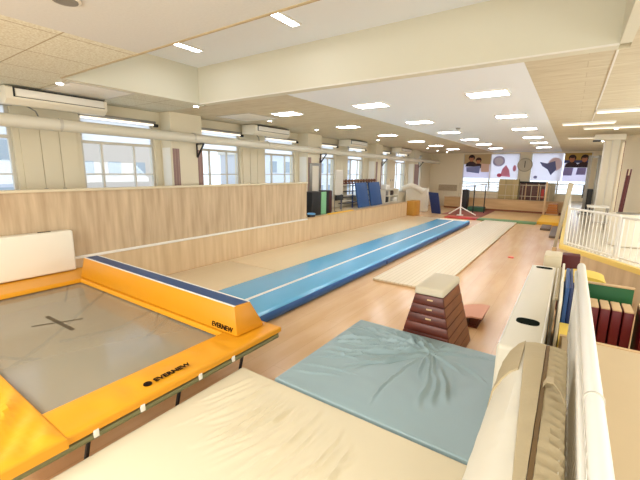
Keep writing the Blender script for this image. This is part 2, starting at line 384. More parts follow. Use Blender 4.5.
# ================================================================== OUTSIDE (seen through the street windows)
def city(x0, x1, y0, y1, h, col, lab, n):
    t = thing('apartment_building', lab, 'building', ((x0+x1)/2, (y0+y1)/2, -4), 'buildings across the street')
    wm = mat('render_%d' % n, col, .8)
    part('facade', box(BM(), x0, x1, y0, y1, -4, h), wm, t)
    part('roof_parapet', box(BM(), x0-.2, x1+.2, y0-.2, y1+.2, h, h+.4), M_white, t)
    k = 0; pane = mat('far_window_glass', (160, 172, 182), .2)
    z = h-1.9
    while z > -3:
        y = y0+.8
        while y < y1-1.4 and k < 60:
            part('window', box(BM(), x1-.02, x1+.03, y, y+1.1, z, z+1.2), pane, t); y += 2.3; k += 1
        z -= 2.8
    return t
city(-34, -28, -3, 9, 4.6, (196, 200, 210), 'pale grey block seen through the leftmost window', 0)
city(-42, -34, 11, 26, 6.4, (208, 196, 184), 'beige block across the street seen through the second window', 1)
city(-34, -27, 29, 44, 4.0, (220, 224, 232), 'low white block across the street behind the third window', 2)
city(-50, -42, 48, 74, 9, (206, 212, 226), 'large bluish white block farthest along the street', 3)
struct('ground', box(BM(), -90, -8.8, -30, 110, -4.6, -4.2), mat('street_asphalt', (170, 168, 164), .9))

# ================================================================== CEILING LAMPS
def panel_lamp(x, y, z, sx, sy, name, label, group, root=None):
    if root: return dup(root, (x, y, z), label, group)
    t = thing(name, label, 'ceiling light', (x, y, z), group)
    part('diffuser', box(BM(), x-sx/2, x+sx/2, y-sy/2, y+sy/2, z-.022, z-.006), M_lamp, t)
    b = BM(); f = .022
    box(b, x-sx/2-f, x+sx/2+f, y-sy/2-f, y-sy/2, z-.026, z); box(b, x-sx/2-f, x+sx/2+f, y+sy/2, y+sy/2+f, z-.026, z)
    box(b, x-sx/2-f, x-sx/2, y-sy/2, y+sy/2, z-.026, z); box(b, x+sx/2, x+sx/2+f, y-sy/2, y+sy/2, z-.026, z)
    part('rim', b, M_white, t); return t
base = None; ord_ = ['nearest', 'second', 'third', 'fourth', 'fifth', 'farthest']
for x, rn in ((-1.35, 'right-hand row over the plank track'), (-3.56, 'middle row over the air track'), (-5.78, 'left-hand row over the low partition')):
    for i, y in enumerate((7.0, 9.9, 12.8, 15.8, 18.6, 21.8)):
        o = panel_lamp(x, y, ZC, .62, .42, 'ceiling_light', 'square lit ceiling lamp, %s of the %s' % (ord_[i], rn), 'lit lamps in the ' + rn, base)
        base = base or o
a = panel_lamp(-3.5, 4.2, 4.36, .13, .5, 'recess_light', 'narrow lit lamp in the raised ceiling bay, the right one', 'lamps in the raised bay')
panel_lamp(-5.65, 4.2, 4.36, .16, .55, 'recess_light', 'narrow lit lamp in the raised ceiling bay, the left one by the side beam', 'lamps in the raised bay', a)
dl = None
spots = [(-7.02, 2.75, 'above the long cream air conditioner at left'), (-6.88, 5.26, 'at the left corner of the deep beam'), (-7.01, 7.76, 'next behind the beam corner on the window side'),
         (-7.1, 10.12, 'over the second column by the windows'), (-7.04, 14.63, 'over the blue mats on the rack'), (-6.8, 20.47, 'over the folded white mats at the far left'), (-7.0, 22.95, 'second from the far wall at left'),
         (-6.94, 24.78, 'closest to the far wall at left'), (.89, 13.89, 'nearest of three at the right side'), (.9, 16.19, 'middle of three at the right side'), (.86, 18.89, 'farthest of three at the right side')]
for x, y, w in spots:
    lab = 'small round downlight in the tiled ceiling, ' + w
    if dl: dup(dl, (x, y, ZC), lab)
    else:
        dl = thing('downlight', lab, 'ceiling light', (x, y, ZC), 'small round downlights')
        part('ring', lathe(BM(), (x, y, ZC), [(.065, -.002), (.072, -.010), (.060, -.013), (.05, -.006)]), M_white, dl)
        part('bulb', disc(BM(), (x, y, ZC-.014), .045, 'z', .012), M_lamp, dl)
o = thing('speaker_disc', 'round grey speaker in the near plaster ceiling at the top edge', 'ceiling speaker', (-3.56, 1.50, ZC))
part('ring', lathe(BM(), (-3.56, 1.50, ZC), [(.11, -.002), (.115, -.012), (.098, -.018)]), M_white, o)
part('grille', disc(BM(), (-3.56, 1.50, ZC-.02), .092, 'z', .01), M_grey, o)
for x0, x1, y, w, lab in ((.25, 1.9, 9.95, .26, 'wide white batten light, nearest on the right tiled ceiling'), (-.39, .75, 12.0, .22, 'white batten light starting left of the ceiling strip end'),
                       (.1, 1.7, 13.3, .12, 'thin white batten light behind the two wide ones'), (-.3, 1.2, 16.6, .10, 'thinnest white batten light, farthest on the right ceiling')):
    t = thing('batten_light', lab, 'ceiling light', ((x0+x1)/2, y, ZC), 'batten lights on the right ceiling')
    part('housing', box(BM(), x0, x1, y-w/2, y+w/2, ZC-.05, ZC, .008), M_white, t)
    part('diffuser', box(BM(), x0+.03, x1-.03, y-w/2+.02, y+w/2-.02, ZC-.062, ZC-.05), M_lamp2, t)
for x, y, lab in ((-7.3, 3.3, 'flat white ceiling hatch beside the first downlight'), (-7.1, 7.0, 'flat white ceiling hatch behind the beam by the windows')):
    t = thing('ceiling_hatch', lab, 'hatch', (x, y, ZC), 'ceiling hatches')
    part('panel', box(BM(), x-.55, x+.55, y-.5, y+.5, ZC-.012, ZC, .004), M_white, t)
    b = box(BM(), x-.58, x+.58, y-.53, y-.5, ZC-.016, ZC); box(b, x-.58, x+.58, y+.5, y+.53, ZC-.016, ZC); box(b, x-.58, x-.55, y-.5, y+.5, ZC-.016, ZC); box(b, x+.55, x+.58, y-.5, y+.5, ZC-.016, ZC)
    part('rim', b, M_frame, t)
t = single('smoke_detector', lathe(BM(), (-3.03, 11.8, ZC-.05), [(.03, 0), (.06, .01), (.07, .05)]), M_grey, 'small round smoke detector on the white ceiling between lamps', 'smoke detector')

# ================================================================== WINDOW SIDE FITTINGS
# the long cream duct on brackets
t = thing('air_duct', 'long round cream duct running past all the windows', 'duct', (-8.0, -3, 3.08))
part('duct_pipe', tube(BM(), [(-7.92, -3.9, 3.09), (-7.92, 26.4, 3.02)], .112, 20), M_pipe, t)
for y in (.2, 3.0, 5.9, 8.6, 11.4, 14.1, 16.9, 19.6, 22.4): part('joint_band', tube(BM(), [(-7.92, y, 3.082), (-7.92, y+.05, 3.078)], .118, 20), M_frame, t)
for y in (1.95, 6.12, 11.75, 17.3, 22.7):
    b = BM()
    box(b, -8.06, -7.76, y-.015, y+.015, 2.93, 2.96); box(b, -8.06, -8.03, y-.015, y+.015, 2.62, 2.96)
    hexa(b, [(-8.06, y-.015, 2.62), (-8.03, y-.015, 2.60), (-8.03, y+.015, 2.60), (-8.06, y+.015, 2.62)], [(-7.80, y-.015, 2.93), (-7.76, y-.015, 2.93), (-7.76, y+.015, 2.93), (-7.80, y+.015, 2.93)])
    part('bracket', b, M_dark, t)
# ceiling-hung air conditioners
base = None
for i, y in enumerate((2.25, 8.0, 13.55, 19.1)):
    lab = 'long cream air conditioner under the ceiling, ' + ['leftmost and nearest', 'second along the windows', 'third along the windows', 'farthest along the windows'][i]
    if base: dup(base, (-8.2, y, 3.3), lab); continue
    t = base = thing('air_conditioner', lab, 'air conditioner', (-8.2, y, 3.3), 'air conditioners under the ceiling')
    L = 1.6
    part('housing', prism(BM(), [(-8.36, 3.63), (-8.36, 3.38), (-7.92, 3.34), (-7.80, 3.42), (-7.80, 3.60), (-7.86, 3.63)], 'y', y, y+L, .012), M_offw, t)
    part('air_outlet', box(BM(), -7.805, -7.795, y+.12, y+L-.05, 3.455, 3.465), M_dark, t)
    part('intake_slot', box(BM(), -7.83, -7.795, y+.12, y+L-.05, 3.595, 3.615), M_dark, t)
    part('louvre', box(BM(), -7.80, -7.790, y+.14, y+L-.07, 3.475, 3.585, .003), M_white, t)
    part('end_slot', box(BM(), -7.805, -7.79, y+.10, y+.125, 3.455, 3.615), M_dark, t)
    b = tube(BM(), [(-8.1, y+.35, 3.37), (-8.15, y+.5, 3.3), (-8.18, y+.55, 3.2)], .012, 8)
    part('hose', b, M_grey, t)
# fluorescent strips above windows with dark ends
for i, (a, c) in enumerate(WIN[1:8]):
    lab = 'white tube lamp in a grey holder above the %s window' % ['second', 'third', 'fourth', 'fifth', 'sixth', 'seventh', 'eighth'][i]
    t = thing('tube_lamp', lab, 'lamp', (-8.4, a, 3.30), 'tube lamps above the windows')
    part('holder', box(BM(), -8.465, -8.39, a-.02, c+.0, 3.36, 3.42, .01), M_grey, t)
    part('tube', tube(BM(), [(-8.43, a, 3.335), (-8.43, c-.05, 3.335)], .022, 10), M_lamp2, t)
    part('end_cap', box(BM(), -8.465, -8.385, c-.04, c+.06, 3.29, 3.36, .01), M_dark, t)

# ================================================================== FLOOR COVERINGS AND TRACKS
for i, (a, c) in enumerate(((3.0, 6.15), (6.17, 12.4), (12.42, 18.9))):
    single('floor_sheet', box(BM(), -7.1, -5.02, a, c, 0, .012, .004), M_sheet, 'pale wood-coloured floor sheet between low partition and air track, ' + ['nearest piece', 'middle piece', 'farthest piece'][i], 'floor mat', 'pale floor sheets')
t = thing('air_track', 'long blue inflated tumbling track with a white centre line', 'air track', (-4.3, 3.1, 0))
b = BM(); nx = 16; ya, yb = 3.05, 17.25; prof = []
for k in range(13):
    an = -PI/2 + PI*k/12; prof.append((-3.66+.09*math.cos(an), .10+.10*math.sin(an)))
for k in range(13):
    an = PI/2 + PI*k/12; prof.append((-4.92+.09*math.cos(an), .10+.10*math.sin(an)))
prism(b, prof, 'y', ya, yb, 0); part('air_body', b, M_blue, t)
part('centre_line', box(BM(), -4.235, -4.165, ya+.02, yb-.02, .199, .203), M_white, t)
part('end_band', box(BM(), -4.9, -3.68, yb-.45, yb-.02, .1995, .2025), M_offw, t)
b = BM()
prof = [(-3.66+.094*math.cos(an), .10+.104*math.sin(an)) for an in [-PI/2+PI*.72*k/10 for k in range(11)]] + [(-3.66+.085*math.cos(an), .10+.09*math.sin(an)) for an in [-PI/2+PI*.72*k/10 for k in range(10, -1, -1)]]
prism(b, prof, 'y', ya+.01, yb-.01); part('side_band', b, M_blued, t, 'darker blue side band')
for y in (8.2, 12.4): part('air_valve', disc(BM(), (-3.565, y, .09), .04, 'x', .03), M_navy, t)
t = thing('plank_track', 'long pale tumbling strip of narrow planks on the floor', 'tumbling strip', (-2.6, 6.8, 0))
part('plank_top', box(BM(), -3.28, -1.9, 6.83, 19.1, .03, .065, .006), M_rod, t)
part('foam_underlay', box(BM(), -3.27, -1.91, 6.84, 19.09, 0, .03), M_tan, t)

# ================================================================== TRAMPOLINE
TZ = .55
t = TR = thing('trampoline', 'rectangular trampoline with orange frame pads and a see-through grey bed', 'trampoline', (-4.8, 1.7, 0))
part('jumping_bed', box(BM(), -6.42, -2.93, .74, 2.52, .470, .474), M_bed, t, smooth=0)
def wr(sx, sy, am, seed):
    return lambda x, y: (0 if y > 2.38 else am)*(noise.noise(Vector((x*sx+seed, y*sy, seed)))+.5*noise.noise(Vector((x*sx*2.3, y*sy*2.3+seed, 0))))
part('frame_pad', pad(BM(), -2.97, -2.55, .77, 2.97, .49, TZ, .05, .02, wr(2, 5, .022, 1)), M_orange, t)
def nearw(x, y):
    s = (x*.55+y*1.0); return .075*noise.noise(Vector((s*7, (x-y)*1.0, 2))) + .010*noise.noise(Vector((x*6, y*6, 5)))
part('frame_pad', pad(BM(), -7.05, -2.52, .34, .80, .49, TZ+.02, .04, .02, nearw), M_orange, t)
part('frame_pad', pad(BM(), -7.10, -6.34, .81, 2.97, .49, TZ, .06, .02, wr(2, 4, .006, 3)), M_orange, t)
part('frame_pad', pad(BM(), -6.34, -2.97, 2.46, 2.97, .49, TZ-.005, .06, .02), M_orange, t)
b = BM(); z = .445; fr = .028
for p, q in (((-7.05, .45), (-2.58, .45)), ((-2.58, .45), (-2.58, 2.93)), ((-2.58, 2.93), (-7.05, 2.93)), ((-7.05, 2.93), (-7.05, .45))): tube(b, [(*p, z), (*q, z)], fr, 10)
part('frame_tube', b, M_green_tube, t)
for (x, y) in ((-2.60, .95), (-2.60, 1.68), (-2.60, 2.42), (-6.9, .95), (-6.9, 2.5), (-4.75, 2.85)):
    part('leg', tube(BM(), [(x, y, .44), (x-.02, y-.03, .25), (x-.10, y-.05, .04), (x-.12, y-.05, .015)], .016, 8), M_dark, t)
for y in (.98, 1.32, 1.86, 2.25): part('pad_strap', box(BM(), -2.565, -2.545, y-.018, y+.018, .44, .50, .004), M_white, t)
b = BM()
for pts in ([(-6.0, 2.75, .40), (-5.4, 1.6, .05), (-4.9, .9, .02)], [(-4.6, 2.8, .40), (-5.0, 2.35, .10), (-5.35, 1.75, .03)], [(-4.25, 2.8, .40), (-4.3, 2.2, .10), (-4.7, 1.6, .03), (-5.9, .9, .03)], [(-3.2, 2.8, .40), (-3.5, 2.35, .05), (-4.2, 2.2, .04)]):
    tube(b, pts, .02, 8)
part('under_brace', b, M_bedmark, t)
b = BM()
c = Vector((-5.02, 1.55, .476))
for dx, dy, w in ((.20, .17, .028), (.26, -.09, .012)):
    pass
p = [Vector((-5.33, 1.56, .476)), Vector((-4.62, 1.60, .476))]
def flat(bm, p, q, w, z0=.475, z1=.478):
    p = Vector((p[0], p[1], 0)); q = Vector((q[0], q[1], 0)); d = (q-p).normalized(); n_ = Vector((-d.y, d.x, 0))*w/2; c = [p-n_, q-n_, q+n_, p+n_]
    hexa(bm, [(v.x, v.y, z0) for v in c], [(v.x, v.y, z1) for v in c])
flat(b, (-5.20, 1.60), (-4.52, 1.62), .045); flat(b, (-5.00, 1.38), (-4.77, 1.83), .022)
part('bed_cross_mark', b, M_bedmark, t)
b = text_bm('EVERNEW', .075, frame_mtx((-2.655, 1.50, TZ+.016), (.0, 1, 0), (-1, 0, 0)), .003, .015)
part('pad_lettering', b, M_txt, t)
part('pad_emblem', disc(BM(), (-2.685, 1.445, TZ+.012), .034, 'z', .006), M_txt, t)
# orange end cushion
t = thing('end_wedge', 'long orange safety cushion with a blue top across the far trampoline end', 'cushion', (-4.6, 2.7, TZ))
x0, x1 = -6.42, -2.74
hb = [(x0, 2.50, TZ+.006), (x1, 2.475, TZ+.006), (x1+.02, 2.88, TZ+.006), (x0, 2.92, TZ+.006)]; ht = [(x0-.02, 2.58, .86), (x1-.08, 2.52, .86), (x1-.06, 2.74, .86), (x0-.02, 2.80, .86)]
part('cushion_body', hexa(BM(), hb, ht, .012), M_orange2, t)
part('top_panel', hexa(BM(), [(x0, 2.605, .858), (x1-.10, 2.547, .858), (x1-.08, 2.72, .858), (x0, 2.775, .858)], [(x0, 2.605, .864), (x1-.10, 2.547, .864), (x1-.08, 2.72, .864), (x0, 2.775, .864)]), M_teal, t)
b = BM()
flat(b, (x0-.01, 2.592), (x1-.085, 2.533), .022, .859, .866); flat(b, (x0-.01, 2.789), (x1-.07, 2.733), .022, .859, .866)
part('white_piping', b, M_white, t)
fy = Vector((1, -.0112, 0)); upv = Vector((-.0, .2, 1))
b = text_bm('EVERNEW', .075, frame_mtx((-3.15, 2.478, .585), fy, (0, .19, 1)), .003, .015)
part('lettering', b, M_txt, t)
# upright white slab on the left pad
t = thing('upright_white_mat', 'thick off-white mat standing on edge on the left orange pad', 'mat', (-7.0, 1.9, TZ))
part('mat_body', box(BM(), -7.128, -6.93, .87, 2.66, TZ+.012, 1.26, .035, 4), M_offw, t)
for y in (1.3, 2.28): part('handle_slot', box(BM(), -7.06, -7.01, y-.09, y+.09, 1.257, 1.264, .003), M_slot, t)

# ================================================================== LANDING MATS ON THE FLOOR
def folds(segs):
    # soft ridges in the cloth: each a bent line with a width and a height
    out = []
    for (ax, ay), (bx, by), w, h, bend in segs:
        d = Vector((bx-ax, by-ay)); L = d.length; d = d/L; out.append((ax, ay, d.x, d.y, L, w, h, bend))
    def f(x, y):
        z = 0
        for ax, ay, dx, dy, L, w, h, bend in out:
            t = (x-ax)*dx+(y-ay)*dy; q = t/L
            if q < -.1 or q > 1.1: continue
            o = -(x-ax)*dy+(y-ay)*dx - bend*L*(1-(2*q-1)**2) - .02*noise.noise(Vector((t*5, ax*9, ay*9)))
            if abs(o) > 4*w: continue
            e = max(0, min(1, (q+.1)/.25))*max(0, min(1, (1.1-q)/.35))
            z += h*e*(math.exp(-(o/w)**2) - .35*math.exp(-((o-1.9*w)/(1.2*w))**2))
        return z
    return f
rr = random.Random(11); sg = []
for i in range(26):
    k = i/25; x_ = -2.30+1.25*k+rr.uniform(-.02, .02); ya_ = 2.28-.30*k*k+rr.uniform(-.12, .05); yb_ = 1.62-.35*k+rr.uniform(-.18, .15)
    sg.append(((x_, ya_), (x_-.10+rr.uniform(-.05, .02), yb_), rr.uniform(.013, .024), rr.uniform(.007, .018), rr.uniform(.02, .09)))
CF = folds(sg)
def creamw(x, y):
    return .016*noise.noise(Vector((x*1.1, y*1.1, 4))) + CF(x, y)
t = thing('cream_crash_mat', 'large cream canvas crash mat with rippled folds, in the foreground', 'mat', (-1.4, 1.4, 0))
part('mat_body', pad(BM(), -2.53, -.345, .05, 2.35, 0, .35, .013, .02, creamw), M_cream, t)
rr = random.Random(5); sg = []
for i in range(64):
    an = rr.choice([rr.uniform(2.5, 4.0), rr.uniform(2.6, 3.8), rr.uniform(2.6, 4.2), rr.uniform(-PI, PI)]); r1 = rr.uniform(.05, .25); L = rr.uniform(.3, 1.15) if math.cos(an) < 0 else rr.uniform(.2, .55)
    cx, cy = -1.07+rr.uniform(-.08, .1), 3.78+rr.uniform(-.08, .08)
    sg.append(((cx+r1*math.cos(an), cy+r1*math.sin(an)), (cx+(r1+L)*math.cos(an+rr.uniform(-.15, .15)), cy+(r1+L)*math.sin(an+rr.uniform(-.15, .15))), rr.uniform(.009, .018), rr.uniform(.012, .028), rr.uniform(-.06, .06)))
for i in range(9):
    y_ = 2.6+.16*i; sg.append(((-2.08, y_), (-2.08+rr.uniform(.35, .8), y_+rr.uniform(.02, .25)), rr.uniform(.009, .014), rr.uniform(.010, .020), rr.uniform(-.05, .05)))
for i in range(3): sg.append(((-1.0+.05*i, 3.5), (-.86+.09*i, 2.75+.1*i), .028, .026, .03))
BF = folds(sg)
def bluew(x, y):
    return BF(x, y) + .020*noise.noise(Vector((x*1.2, y*1.2, 0))) + .004*noise.noise(Vector((x*7, y*7, 8)))
t = thing('blue_crash_mat', 'grey-blue vinyl crash mat with crinkled cover between cream mat and vaulting box', 'mat', (-1.3, 3.2, 0))
part('mat_body', pad(BM(), -2.13, -.345, 2.38, 4.12, 0, .35, .012, .02, bluew), M_bmat, t)

# ================================================================== VAULTING BOX
t = thing('vaulting_box', 'dark brown stacked vaulting box with a pale canvas top behind the blue mat', 'vaulting box', (-1.27, 4.65, 0))
Bt = (-1.63, -.91, 4.15, 5.12); Tp = (-1.44, -1.10, 4.22, 4.98); hh = .83; nt_ = 7
def lerp(a, b, s): return a+(b-a)*s
for k in range(nt_):
    za, zb = k*hh/nt_, (k+1)*hh/nt_ - .006
    def ring(z): s = z/hh; return [lerp(a, c, s) for a, c in zip(Bt, Tp)]
    A, B = ring(za), ring(zb); e = .003
    bt = lambda R, z: [(R[0], R[2], z), (R[1], R[2], z), (R[1], R[3], z), (R[0], R[3], z)]
    tier = part('tier', hexa(BM(), bt(A, za), bt(B, zb), .006), M_vaultw, t)
    ib = [(A[1]-.004, A[2]+.02, za+.006), (A[1]+.002, A[2]+.02, za+.006), (A[1]+.002, A[3]-.02, za+.006), (A[1]-.004, A[3]-.02, za+.006)]
    it = [(B[1]-.004, B[2]+.02, zb-.006), (B[1]+.002, B[2]+.02, zb-.006), (B[1]+.002, B[3]-.02, zb-.006), (B[1]-.004, B[3]-.02, zb-.006)]
    part('side_board', hexa(BM(), ib, it), M_vaulte, tier)
    if k in (4, 5, 6):
        R = ring((za+zb)/2+.01); xm = (R[0]+R[1])/2+.02
        part('hand_slot', box(BM(), xm-.035, xm+.035, R[2]-.004, R[2]+.01, (za+zb)/2, (za+zb)/2+.02, .004), M_tan, tier)
part('canvas_top', hexa(BM(), [(-1.455, 4.205, hh), (-1.085, 4.205, hh), (-1.085, 4.995, hh), (-1.455, 4.995, hh)], [(-1.44, 4.215, hh+.10), (-1.10, 4.215, hh+.10), (-1.10, 4.985, hh+.10), (-1.44, 4.985, hh+.10)], .03, 3), M_vtop, t)
# springboard behind it
t = thing('springboard', 'small springboard with salmon felt top lying behind the vaulting box', 'springboard', (-1.1, 5.9, 0))
prof = [(-1.55, .0), (-1.40, .06), (-1.2, .13), (-1.0, .185), (-.86, .19), (-.86, .165), (-1.0, .16), (-1.2, .105), (-1.4, .035), (-1.5, .0)]
part('felt_deck', prism(BM(), prof, 'y', 5.55, 6.2), M_pink, t)
part('wood_base', prism(BM(), [(-1.5, .0), (-.92, .0), (-.92, .02), (-1.45, .025)], 'y', 5.57, 6.18), M_vaultw, t)
for y in (5.68, 5.88, 6.08): part('spring_block', prism(BM(), [(-1.05, .02), (-.95, .02), (-.90, .16), (-1.05, .15)], 'y', y-.04, y+.04), M_vaultw, t)
single('floor_marker', lathe(BM(), (-1.15, 11.15, 0), [(.075, 0), (.085, .01), (.06, .03), (.02, .035)]), mat('coral_rubber', (226, 104, 84), .6), 'small coral-coloured round marker lying on the wooden floor', 'marker')

# ================================================================== UPRIGHT MATS ALONG THE RIGHT
t = thing('slotted_white_mat', 'long thick off-white mat standing on edge with two black hand slots on top', 'mat', (-.18, 4.5, 0))
part('mat_body', box(BM(), -.335, -.035, 2.95, 6.05, 0, 1.0, .035, 4), M_offw2, t)
part('handle_slot', capsule(BM(), -.275, -.075, 5.83, 5.95, .99, 1.003), M_slot, t)
b = BM(); cx, cy = -.165, 4.12
part('handle_slot', capsule(BM(), -.270, -.085, 3.50, 3.66, .99, 1.003), M_slot, t)
b = BM(); tube(b, [(-.335+.012, 2.99, .994), (-.335+.012, 6.01, .994)], .006, 6); tube(b, [(-.047, 2.99, .994), (-.047, 6.01, .994)], .006, 6)
part('edge_piping', b, M_white, t)
# nearer zipped mat
t = thing('zipped_beige_mat', 'bulky cream mat on edge with a beige zipped top, in the right foreground', 'mat', (-.05, 1.8, 0))
def zm(bm, prof, y0, y1, n, am, seed, ridge=0):
    rows = []
    pf = prof if callable(prof) else (lambda y: prof)
    for i in range(n+1):
        y = y0+(y1-y0)*i/n; row = []; prof = pf(y)
        for k, (x, z) in enumerate(prof):
            w = am*noise.noise(Vector((x*7+seed, y*6, z*4))) + am*.6*noise.noise(Vector((x*3, y*16, z*9+seed)))
            pl = ridge*abs(math.sin(y*42+x*6))*(1 if x > .05 else .25)
            row.append(bm.verts.new((x+w*(.6 if z < 1.15 else .2)-pl*.6, y, z+w*(1 if z > .9 else .3)-pl)))
        rows.append(row)
    for A, B in zip(rows, rows[1:]):
        for k in range(len(prof)): k2 = (k+1) % len(prof); bm.faces.new((A[k], A[k2], B[k2], B[k]))
    bm.faces.new(rows[0][::-1]); bm.faces.new(rows[-1]); bmesh.ops.recalc_face_normals(bm, faces=bm.faces); return bm
prof = [(-.24, 0), (-.262, .3), (-.265, .6), (-.262, .85), (-.246, .98), (-.205, 1.08), (-.165, 1.14), (-.13, 1.17), (-.08, 1.18), (.0, 1.185), (.06, 1.18), (.09, 1.165), (.092, .9), (.09, .6), (.09, .3), (.085, 0)]
part('mat_body', zm(BM(), prof, .55, 2.70, 60, .010, 1), M_offw2, t)
def gus(y):
    k = (2.7-y)/1.4; a = -.135+.085*min(1.3, k); f = lambda x: 1.172+.016*min(1, (x+.14)/.1)
    return [(a, f(a)), (a+.002, f(a)+.010), ((a-.012)/2, 1.198), (-.012, 1.199), (-.012, 1.180), ((a-.012)/2, 1.180)]
prof = gus
part('zip_gusset', zm(BM(), prof, .56, 2.68, 70, .006, 4), M_beige, t)
prof = [(.012, 1.186), (.012, 1.197), (.05, 1.199), (.09, 1.192), (.108, 1.17), (.112, 1.10), (.110, .95), (.112, .8), (.098, .8), (.098, .95), (.098, 1.1), (.09, 1.172)]
part('top_gusset', zm(BM(), prof, .56, 2.68, 220, .010, 6, .016), M_beige, t)
part('zip', zm(BM(), [(-.011, 1.186), (-.009, 1.195), (.009, 1.196), (.011, 1.186)], .56, 2.68, 40, .004, 4), M_brownzip, t)
b = BM(); eg = [(-.272, .85), (-.256, .983), (-.213, 1.086), (-.170, 1.149), (-.132, 1.180), (-.125, 1.165), (-.160, 1.13), (-.200, 1.07), (-.24, .97), (-.25, .85)]
prof = eg
part('end_gusset', zm(b, prof, 2.28, 2.706, 14, .010, 1), M_beige, t)
b = BM()
P0 = [Vector(p) for p in ((.0, 2.12, 1.20), (.015, 2.13, 1.232), (.045, 2.10, 1.250), (.075, 2.05, 1.240), (.105, 2.00, 1.195))]
for i, (p, q) in enumerate(zip(P0, P0[1:])): hexa(b, [p+Vector((0, -.03, -.003)), q+Vector((0, -.03, -.003)), q+Vector((0, .03, -.003)), p+Vector((0, .03, -.003))], [p+Vector((0, -.03, .003)), q+Vector((0, -.03, .003)), q+Vector((0, .03, .003)), p+Vector((0, .03, .003))])
part('carry_strap', b, M_beige, t)
# white slatted guard rail beside the viewer
t = thing('white_guard_rail', 'white slatted guard rail with a rounded handrail, at the right foreground', 'railing', (.16, 2.2, .73))
xr = .168
b = tube(BM(), [(xr, -.5, 1.455), (xr, 2.0, 1.455), (xr, 4.07, 1.465), (xr, 4.10, 1.44)], .031, 16); part('handrail', b, M_white, t)
part('rail_joint', tube(BM(), [(xr, 1.62, 1.455), (xr, 1.63, 1.455)], .0355, 16), M_frame, t)
part('inner_rail', box(BM(), xr-.046, xr-.03, -.5, 4.06, 1.37, 1.42, .006), M_white, t)
part('bottom_rail', box(BM(), xr-.025, xr+.02, -.5, 4.10, .76, .82, .006), M_white, t)
part('end_post', box(BM(), xr-.03, xr+.03, 4.04, 4.10, .73, 1.44, .012), M_white, t)
for k in range(46):
    y = 4.0-.085*k
    if y < .3: break
    part('slat', box(BM(), xr-.018, xr+.018, y-.028, y+.028, .82, 1.43, .004), M_white, t)

# ================================================================== BETWEEN THE PLATFORMS
single('foam_block', box(BM(), -.21, .015, 6.35, 6.8, 0, 1.10, .02), M_cream, 'cream foam block standing just behind the slotted white mat', 'foam block')
t = thing('folded_grey_mat', 'thin grey-white folding mat standing beside the slotted white mat', 'mat', (.03, 5.3, 0))
part('panel', box(BM(), -.02, .005, 4.5, 6.1, 0, .98, .008), M_offw2, t); part('panel', box(BM(), .035, .065, 4.3, 6.25, 0, 1.03, .01), M_offw, t)
part('hinge_edge', tube(BM(), [(.012, 4.5, .985), (.012, 6.1, .985)], .018, 8), M_beige, t)
t = thing('blue_folded_mat', 'narrow blue mat on edge beside the white guard rail', 'mat', (.13, 5.4, 0))
part('panel', box(BM(), .085, .125, 4.9, 6.0, 0, 1.02, .008), mat('cobalt_vinyl', (34, 78, 138), .45), t); part('panel', box(BM(), .13, .16, 4.95, 6.0, 0, 1.02, .008), M_navy, t)
single('yellow_strip_mat', box(BM(), .075, .24, 4.25, 4.85, 0, .62, .012), M_yellow, 'pale yellow mat end seen in the gap left of the white guard rail', 'mat')
t = thing('dome_block', 'navy foam block with a rounded yellow top in front of the slanting platform', 'foam block', (.33, 6.8, 0))
prof = [(.07, .70)]+[(.07+.52*s, .76+.055*math.sin(PI*s)**.6) for s in [k/12 for k in range(13)]]+[(.59, .70)]
part('block_body', box(BM(), .08, .58, 6.6, 7.1, 0, .72, .01), M_navy, t)
part('rounded_top', prism(BM(), [(x, z-.02) for x, z in prof], 'y', 6.59, 7.11), M_yellow, t)
single('wine_red_block', box(BM(), .02, .27, 7.2, 7.45, 0, .98, .012), M_red2, 'dark red block standing just behind the white rail tip', 'foam block')
t = thing('green_board', 'green panel with a tan top edge standing behind the wine-red mats', 'mat', (.58, 5.92, 0))
part('panel', box(BM(), .34, .82, 5.90, 5.95, 0, .87, .006), M_green, t); part('top_edge', box(BM(), .335, .825, 5.89, 5.96, .87, .89, .004), M_tan, t)
base = None
for k in range(4):
    x = .355+.108*k; lab = 'wine-red mat with tan top standing on edge, ' + ['leftmost of four next to the white rail', 'second from the white rail', 'third from the white rail', 'fourth from the white rail'][k]
    if base: dup(base, (x+.047, 5.45, 0), lab)
    else:
        t = base = thing('wine_red_mat', lab, 'mat', (x+.047, 5.45, 0), 'wine-red mats standing in a row')
        part('mat_body', box(BM(), x, x+.092, 5.27, 5.62, 0, .74, .010), M_red, t); part('tan_top', box(BM(), x+.002, x+.090, 5.275, 5.615, .735, .755, .006), M_tan, t)
t = thing('wine_red_box', 'wine-red block with pale front strip, rightmost at the picture edge', 'foam block', (.98, 5.3, 0))
part('block_body', box(BM(), .83, 1.25, 5.15, 5.6, 0, .76, .012), M_red, t); part('tan_top', box(BM(), .83, 1.25, 5.15, 5.6, .758, .785, .006), M_tan, t); part('front_strap', box(BM(), .845, .87, 5.14, 5.15, .45, .72), M_white, t)

